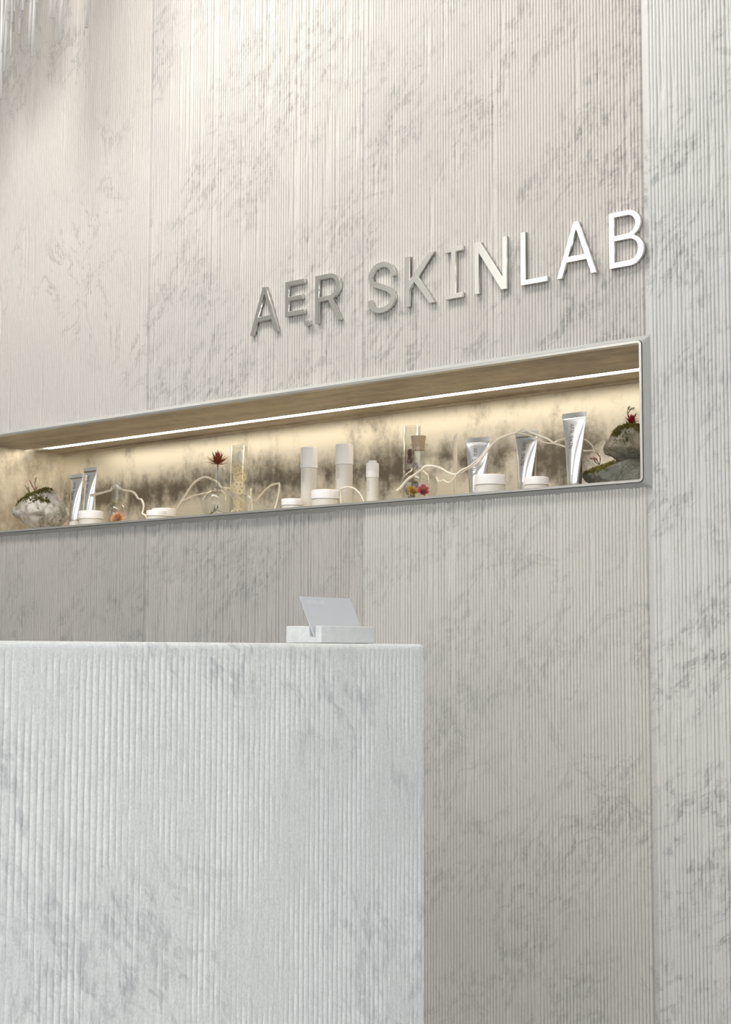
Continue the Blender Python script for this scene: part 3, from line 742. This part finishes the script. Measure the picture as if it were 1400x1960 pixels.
o.rotation_euler = (R(8), R(-16), R(35)); tag(o, 'white shell near the top of the lotus slice cylinder', 'shell')
for k, (a0, a1) in enumerate([((-0.010, 0.066), (0.006, 0.088)), ((0.010, 0.068), (0.002, 0.090))]):
    bm = bmesh.new(); b0 = Vector((v1[0], v1[1], SH)); add_sweep(bm, [b0+side*a0[0]+Vector((0, 0, a0[1])), b0+side*(a0[0]+a1[0])/2+view*0.006+Vector((0, 0, (a0[1]+a1[1])/2)), b0+side*a1[0]+Vector((0, 0, a1[1]))], 0.0022, 6)
    o = bm_obj('cream_stick', bm, M['slice'], None, True); tag(o, ['pale stick leaning left below the middle slice in the cylinder', 'pale stick leaning right below the middle slice in the cylinder'][k], 'stick')
# pods in the second cylinder
rnd = random.Random(11); podlab = ['at the very bottom', 'second from the bottom', 'third from the bottom', 'fourth from the bottom', 'in the middle, pinkish', 'sixth from the bottom', 'third from the top, pinkish', 'second from the top', 'at the top']
for k in range(9):
    bm = bmesh.new(); bmesh.ops.create_icosphere(bm, subdivisions=3, radius=0.0098)
    for v in bm.verts: v.co *= 1+0.16*mnoise.noise(v.co*160+Vector((k*3, 0, 0))); v.co.z *= 1.12
    a = k*2.2; o = bm_obj('seed_pod', bm, M['pod_l'] if k in (4, 6) else M['pod'], None, True, (v2[0]+0.0085*math.cos(a), v2[1]+0.0085*math.sin(a), SH+0.0135+k*0.0165))
    o.rotation_euler = (rnd.uniform(-.5, .5), rnd.uniform(-.5, .5), rnd.uniform(0, 3)); tag(o, 'brown seed pod in the tall cylinder behind the corked flask, '+podlab[k], 'seed pod', 'seed pods in the glass cylinder')

# ---- rocks with moss
def rock(name, loc, size, seed, mat, label, rough=0.18, facet=0.0, shape=None):
    t = thing(name, label, 'rock', loc)
    bm = bmesh.new(); bmesh.ops.create_icosphere(bm, subdivisions=5, radius=1.0)
    off = Vector((seed*7.1, seed*3.3, seed*1.7))
    for v in bm.verts:
        p = v.co.copy(); d = 1+rough*mnoise.noise(p*1.3+off)+rough*0.5*mnoise.noise(p*3.1+off)+rough*0.22*mnoise.noise(p*8+off)+rough*0.1*mnoise.noise(p*19+off)
        if facet:
            c = mnoise.cell(p*1.6+off); d += facet*(c-0.5)*0.0
            q = p.copy()
            for nrm, lim in FACETS[seed]:
                e = q.dot(nrm)
                if e*d > lim: d = lim/e+ (d-lim/e)*0.12
        q = p*d
        if shape: q = shape(q)
        v.co = Vector((q.x*size[0], q.y*size[1], q.z*size[2]))
    zmin = min(v.co.z for v in bm.verts)
    for v in bm.verts:
        v.co.z -= zmin
        if v.co.z < 0.006: v.co.z *= 0.35
    bmv = [v.co.copy() for v in bm.verts]; bmn = None
    o = bm_obj('stone', bm, mat, t, smooth=True)
    return t, o
FACETS = {2: [(Vector((0.6, -0.6, 0.5)).normalized(), 0.80), (Vector((-0.5, -0.5, 0.75)).normalized(), 0.84), (Vector((0.1, -0.95, 0.2)).normalized(), 0.82), (Vector((0, 0, -1)), 0.7)],
          3: [(Vector((-0.75, -0.5, 0.3)).normalized(), 0.80), (Vector((0.35, -0.9, 0.1)).normalized(), 0.78), (Vector((0.1, -0.6, -0.8)).normalized(), 0.72), (Vector((0.6, -0.3, 0.7)).normalized(), 0.86)]}
def moss(parent, stone, test, n, seed, mat, s=0.0045, name='moss'):
    """tufts of tiny blades rooted on the stone wherever test(point, normal) holds"""
    rnd_ = random.Random(seed); me = stone.data; bm = bmesh.new()
    ok = [(v.co.copy(), v.normal.copy()) for v in me.vertices if test(v.co, v.normal)]
    if not ok: bm.free(); return
    for k in range(n):
        p, nr = rnd_.choice(ok); p = p+Vector((rnd_.uniform(-1, 1), rnd_.uniform(-1, 1), rnd_.uniform(-1, 1)))*0.003
        for j in range(5):
            d = nr+Vector((rnd_.uniform(-1, 1), rnd_.uniform(-1, 1), rnd_.uniform(-.4, 1)))*0.9
            leaf(bm, p-nr*0.001, d, s*rnd_.uniform(.6, 1.5), s*0.42, curl=0.2, seg=2)
    o = bm_obj(name, bm, mat, parent, recalc=False); o['kind'] = 'stuff'
# pale boulder at the left end; x' = along the picture, keep it broad
def shp(q):
    z = q.z
    if z < -0.15: k = 1-0.38*min(1, (-0.15-z)/0.75); q = Vector((q.x*k+0.13*(1-k)*2.6, q.y*k, z))
    return q
tL, sL = rock('mossy_rock', (-2.2460, 0.118, SH), (0.0865, 0.062, 0.066), 1, M['rock_pale'], 'pale grey veined boulder capped with moss at the left end of the shelf', 0.16, shape=shp)
tL.rotation_euler = (0, 0, R(40))
moss(tL, sL, lambda p, n: n.z > 0.55 and p.x < 0.032 and p.x > -0.07 and p.z > 0.080, 1100, 1, M['moss_d'])
moss(tL, sL, lambda p, n: n.z > 0.35 and p.x < 0.036 and p.x > -0.075 and p.z > 0.074, 500, 2, M['moss'], 0.0055, 'moss_tips')
def sprigs(parent, base, stems, mat_s, mat_b, name, br=0.0022, seed=3):
    rnd_ = random.Random(seed); bm = bmesh.new(); b2 = bmesh.new()
    for pts in stems:
        P = catmull([base+Vector(p) for p in pts], 4); add_sweep(bm, P, 0.0008, 5)
        for k, q in enumerate(P[len(P)//3:]):
            for j in range(3): leaf(b2, q, Vector((rnd_.uniform(-1, 1), rnd_.uniform(-1, 1), rnd_.uniform(0, 1))), br*2.4, br, seg=2)
    bm_obj(name+'_stem', bm, mat_s, parent, smooth=True); bm_obj(name+'_leaves', b2, mat_b, parent, recalc=False)
topL = max((v.co for v in sL.data.vertices), key=lambda c: c.z - abs(c.x+0.03)*0.8).copy()
sprigs(tL, topL, [[(0, 0, -0.004), (0.004, 0, 0.012), (-0.004, 0, 0.026), (-0.010, 0, 0.040)], [(0, 0, -0.004), (0.006, 0, 0.016), (0.006, 0, 0.034), (0.010, 0, 0.050)], [(0.004, 0, -0.004), (0.008, 0, 0.008), (0.012, 0, 0.020)]], M['brown'], M['red'], 'red_sprig')
sprigs(tL, topL, [[(-0.004, 0, -0.004), (-0.016, 0, 0.012), (-0.024, 0, 0.026)], [(-0.002, 0, -0.003), (-0.012, 0, 0.010), (-0.014, 0, 0.020)]], M['brown'], M['brown'], 'dry_sprig', 0.0018, 5)
# lower dark rock and upper tan rock at the right end
tD, sD = rock('mossy_rock', (-0.128, 0.142, SH), (0.102, 0.090, 0.040), 2, M['rock_dark'], 'dark grey rock lying on the shelf at its right end, under another rock', 0.22, facet=1)
tD.rotation_euler = (0, 0, R(12))
moss(tD, sD, lambda p, n: n.z > 0.4 and -0.100 < p.x < -0.030 and p.z > 0.038, 900, 4, M['moss'], 0.0052)
moss(tD, sD, lambda p, n: n.z > 0.2 and -0.110 < p.x < -0.055 and p.z > 0.030, 260, 6, M['moss_d'], 0.0048, 'moss_fringe')
topD = max((v.co for v in sD.data.vertices), key=lambda c: c.z).z
def shu(q): return Vector((q.x*(1-0.16*q.z)+0.04*q.z, q.y, q.z))
tU, sU = rock('mossy_rock', (-0.1330, 0.150, SH+topD-0.005), (0.057, 0.050, 0.043), 3, M['rock_tan'], 'tan angular rock with a red succulent, perched on the dark rock', 0.20, facet=1, shape=shu)
tU.rotation_euler = (R(4), R(3), R(20))
moss(tU, sU, lambda p, n: n.z > 0.45 and p.z > 0.058, 800, 8, M['moss'], 0.0045)
moss(tU, sU, lambda p, n: n.z > 0.0 and -0.03 < p.x < 0.004 and p.z > 0.040 and p.y < 0.0, 260, 9, M['moss_d'], 0.0035, 'moss_fringe')
topU = max((v.co for v in sU.data.vertices), key=lambda c: c.z).copy(); topU.x -= 0.004
rnd = random.Random(21); bm = bmesh.new(); rosette(bm, topU+Vector((0, -0.006, 0.001)), 26, 0.0205, 0.0068, 5, 75, rnd, 0.2)
bm_obj('red_succulent', bm, M['red'], tU, recalc=False)
sprigs(tU, topU, [[(-0.004, 0, 0), (-0.009, 0, 0.016), (-0.010, 0, 0.030), (-0.006, 0, 0.036)], [(-0.009, 0, 0.022), (-0.004, 0, 0.030), (0.004, 0, 0.033)], [(0.002, 0, 0.006), (0.005, 0, 0.014), (0.009, 0, 0.019)]], M['brown'], M['moss_d'], 'dry_sprig', 0.0020, 8)
sprigs(tU, topU, [[(0.012, -0.004, -0.006), (0.020, -0.004, -0.004), (0.026, -0.006, -0.012)], [(0.010, -0.006, -0.008), (0.018, -0.010, -0.012), (0.024, -0.012, -0.020)]], M['brown'], M['rust'], 'rust_sprig', 0.0022, 9)
mt = Vector((-0.066, -0.02, topD*0.86))
sprigs(tD, mt, [[(0, 0, 0), (-0.008, 0, 0.012), (-0.022, 0, 0.014)], [(0, 0, 0), (0.002, 0, 0.014), (-0.006, 0, 0.026)], [(0, 0, 0), (-0.010, 0, 0.006), (-0.014, 0, 0.016)]], M['brown'], M['pink'], 'pink_sprig', 0.0020, 10)

# ---- pale twigs
def twig(label, strands, rad):
    t = thing('pale_twig', label, 'twig', strands[0][0], 0, 'pale peeled twigs on the shelf')
    o0 = Vector(strands[0][0])
    for k, s in enumerate(strands):
        P = catmull([Vector(p)-o0 for p in s], 5); bm = bmesh.new()
        r0 = rad*(1.0 if k == 0 else 0.72)
        for i, p in enumerate(P): P[i] = p+Vector((mnoise.noise(p*60), mnoise.noise(p*60+Vector((9, 0, 0))), mnoise.noise(p*60+Vector((0, 9, 0)))))*0.0008
        add_sweep(bm, P, lambda u: r0*(1-0.30*u)*(1+0.12*math.sin(u*37)), 8)
        bm_obj('stem' if k == 0 else 'branch', bm, M['twig'], t, smooth=True)
tw1 = [(-2.0477, 0.15, 1.5762), (-2.0094, 0.147, 1.5779), (-1.966, 0.143, 1.5814), (-1.9397, 0.14, 1.5849), (-1.9221, 0.137, 1.5961), (-1.9071, 0.133, 1.5955), (-1.8891, 0.13, 1.5861), (-1.8631, 0.127, 1.5776), (-1.8265, 0.123, 1.5714), (-1.8036, 0.12, 1.5611), (-1.786, 0.117, 1.547), (-1.7688, 0.113, 1.5428), (-1.755, 0.11, 1.5262), (-1.7539, 0.107, 1.5084), (-1.7509, 0.103, 1.4992), (-1.7311, 0.1, 1.4898), (-1.722, 0.098, 1.4655)]
tw2 = [(-1.700, 0.19, 1.4655), (-1.6926, 0.17, 1.4838), (-1.6804, 0.173, 1.5114), (-1.6604, 0.175, 1.5385), (-1.628, 0.178, 1.5751), (-1.6081, 0.18, 1.5914), (-1.5831, 0.183, 1.5996), (-1.5647, 0.185, 1.6006), (-1.5483, 0.188, 1.5931), (-1.5259, 0.19, 1.5831), (-1.5134, 0.193, 1.5686), (-1.4914, 0.215, 1.5639), (-1.4742, 0.228, 1.5527), (-1.4572, 0.235, 1.5432)]
tw2b = [(-1.6549, 0.17, 1.536), (-1.6338, 0.174, 1.5437), (-1.6128, 0.178, 1.5497), (-1.5919, 0.182, 1.5529), (-1.566, 0.186, 1.556), (-1.5454, 0.19, 1.5595), (-1.50, 0.20, 1.5600)]
tw3 = [(-1.447, 0.235, 1.5418), (-1.4215, 0.225, 1.5244), (-1.3917, 0.198, 1.5188), (-1.3692, 0.175, 1.5149), (-1.347, 0.167, 1.5185), (-1.3226, 0.161, 1.5316), (-1.2985, 0.155, 1.5445), (-1.2699, 0.149, 1.5546), (-1.2391, 0.143, 1.5567), (-1.228, 0.137, 1.5528), (-1.2244, 0.132, 1.5312), (-1.2261, 0.126, 1.5047), (-1.2323, 0.12, 1.4754), (-1.235, 0.118, 1.4645)]
tw3b = [(-1.3900, 0.19, 1.5560), (-1.3714, 0.170, 1.5333), (-1.3600, 0.162, 1.5188), (-1.3509, 0.155, 1.4945), (-1.3440, 0.15, 1.4650)]
tw3c = [(-1.362, 0.163, 1.5195), (-1.3658, 0.158, 1.5022), (-1.3627, 0.15, 1.4660)]
tw4 = [(-0.952, 0.082, 1.4655), (-0.9545, 0.082, 1.5100), (-0.9468, 0.078, 1.5175), (-0.9289, 0.077, 1.5199), (-0.907, 0.075, 1.5164), (-0.8872, 0.073, 1.5052), (-0.8736, 0.072, 1.4913), (-0.86, 0.07, 1.4655)]
tw5a = [(-0.7400, 0.048, 1.4950), (-0.7267, 0.05, 1.5026), (-0.7048, 0.051, 1.5219), (-0.6794, 0.053, 1.535), (-0.6616, 0.054, 1.5441), (-0.6521, 0.055, 1.5502), (-0.6337, 0.056, 1.5504), (-0.6125, 0.058, 1.5451), (-0.5915, 0.059, 1.5335), (-0.5761, 0.06, 1.5266), (-0.5607, 0.061, 1.5248), (-0.5436, 0.062, 1.5303), (-0.5266, 0.064, 1.5378), (-0.5061, 0.065, 1.5464), (-0.4892, 0.066, 1.5595), (-0.4724, 0.068, 1.5783), (-0.4557, 0.069, 1.5927), (-0.4356, 0.07, 1.6039), (-0.4054, 0.071, 1.6104), (-0.3891, 0.073, 1.6142), (-0.3746, 0.074, 1.62), (-0.3569, 0.075, 1.611), (-0.331, 0.076, 1.5995), (-0.3119, 0.077, 1.5924), (-0.293, 0.079, 1.5811), (-0.2839, 0.08, 1.5827)]
tw5b = [(-0.5559, 0.055, 1.5239), (-0.5472, 0.058, 1.5316), (-0.5278, 0.061, 1.539), (-0.5084, 0.063, 1.5507), (-0.4892, 0.066, 1.5652), (-0.4735, 0.069, 1.5828), (-0.451, 0.072, 1.5963), (-0.4321, 0.075, 1.6064), (-0.4064, 0.077, 1.612), (-0.3879, 0.08, 1.6112), (-0.366, 0.083, 1.6053), (-0.3511, 0.086, 1.5981), (-0.333, 0.089, 1.5884), (-0.3183, 0.092, 1.5829), (-0.3035, 0.094, 1.5825), (-0.2888, 0.097, 1.5877), (-0.2600, 0.103, 1.5910), (-0.2311, 0.11, 1.5866), (-0.2231, 0.113, 1.582), (-0.2167, 0.115, 1.5762), (-0.211, 0.117, 1.5677), (-0.2073, 0.12, 1.5530)]
tw5c = [(-0.5577, 0.055, 1.5205), (-0.5673, 0.056, 1.5126), (-0.5788, 0.056, 1.5065), (-0.5903, 0.057, 1.508), (-0.5982, 0.058, 1.5126), (-0.6042, 0.059, 1.5117), (-0.614, 0.059, 1.5115), (-0.6227, 0.06, 1.5227)]
tw5d = [(-0.2996, 0.08, 1.5811), (-0.292, 0.083, 1.5786), (-0.2778, 0.087, 1.5738), (-0.2560, 0.095, 1.5660), (-0.2314, 0.11, 1.5596), (-0.2185, 0.115, 1.5595), (-0.2056, 0.12, 1.5580)]
twig('knobbly pale twig hooked through the neck of the open flask at left', [tw1], 0.0038)
twig('forked pale twig rising in an arch behind the air plant flask', [tw2, tw2b], 0.0037)
twig('pale twig kinked into a peak between the lotus cylinder and the jars', [tw3, tw3b, tw3c], 0.0033)
twig('short arched pale twig right of the large jar between the tall bottles', [tw4], 0.0030)
twig('longest pale twig running from the corked flask across the silver tubes', [tw5a, tw5b, tw5c, tw5d], 0.0034)
st = [(-0.6690, 0.2, 1.4632), (-0.6702, 0.2, 1.4898), (-0.6727, 0.2, 1.5172), (-0.673, 0.2, 1.5475), (-0.6721, 0.2, 1.5839), (-0.6716, 0.2, 1.6142), (-0.6708, 0.2, 1.6308), (-0.6689, 0.2, 1.6413), (-0.6655, 0.2, 1.6512)]
t = thing('dried_stalk', 'upright pale dried stalk with a pointed tip behind the long twig', 'stalk', st[0])
P = [p-Vector(st[0]) for p in catmull(st, 5)]; bm = bmesh.new()
add_sweep(bm, P, lambda u: 0.0034+0.0028*min(1, u/0.8) if u < 0.86 else 0.0062*max(0.06, (1-u)/0.14), 10); bm_obj('stem', bm, M['twig'], t, smooth=True)
bm = bmesh.new(); add_sweep(bm, catmull([(-0.006, -0.004, 0.168), (-0.0105, -0.005, 0.166), (-0.0110, -0.005, 0.155), (-0.0095, -0.005, 0.146)], 4), 0.0013, 6); bm_obj('curl', bm, M['twig'], t, smooth=True)

# ------------------------------------------------------------------ hanging rods, upper left
fx = thing('rod_chandelier', 'cluster of thin white rods hanging from the ceiling at the upper left', 'chandelier', (-1.95, -0.42, 3.70))
box('mount', -0.62, 0.66, -0.30, 0.30, -0.03, 0.0, M['paint'], fx)
rods = [(-1.860, -0.35, 2.647, -.01), (-1.856, -0.35, 2.784, .09), (-1.848, -0.35, 2.724, .07), (-1.807, -0.35, 2.888, .05), (-1.765, -0.35, 2.877, -.02), (-1.752, -0.36, 2.872, .03),
        (-1.735, -0.35, 2.769, .055), (-1.720, -0.35, 2.734, .05), (-1.703, -0.35, 2.883, .03), (-1.639, -0.35, 2.824, 0.0), (-1.626, -0.35, 2.818, .09), (-1.600, -0.35, 2.741, .08), (-1.483, -0.35, 2.754, .07)]
rnd = random.Random(3)
for k in range(44):
    y = rnd.uniform(-0.30, -0.16); x = -2.10+rnd.uniform(-0.20, 0.34)
    zb = 2.77+0.34*(x+2.30)/0.54+rnd.uniform(-0.10, 0.12)
    rods.append((x, y, zb, rnd.uniform(-.02, .09)))
for k in range(26):
    x = rnd.uniform(-1.90, -1.60); rods.append((x, rnd.uniform(-0.40, -0.30), 2.80+0.16*(x+1.90)/0.3+rnd.uniform(-0.02, 0.12), rnd.uniform(-.01, .09)))
for x, y, zb, tl in rods:
    xt = x+tl*(3.68-zb); p0 = Vector((x+1.95, y+0.42, zb-3.70)); p1 = Vector((max(-0.6, min(0.64, xt+1.95)), max(-.28, min(.28, y+0.42)), -0.02))
    bm = bmesh.new(); add_sweep(bm, [p0, p0.lerp(p1, .5), p1], 0.0042, 10); bm_obj('rod', bm, M['rod'], fx, smooth=True)
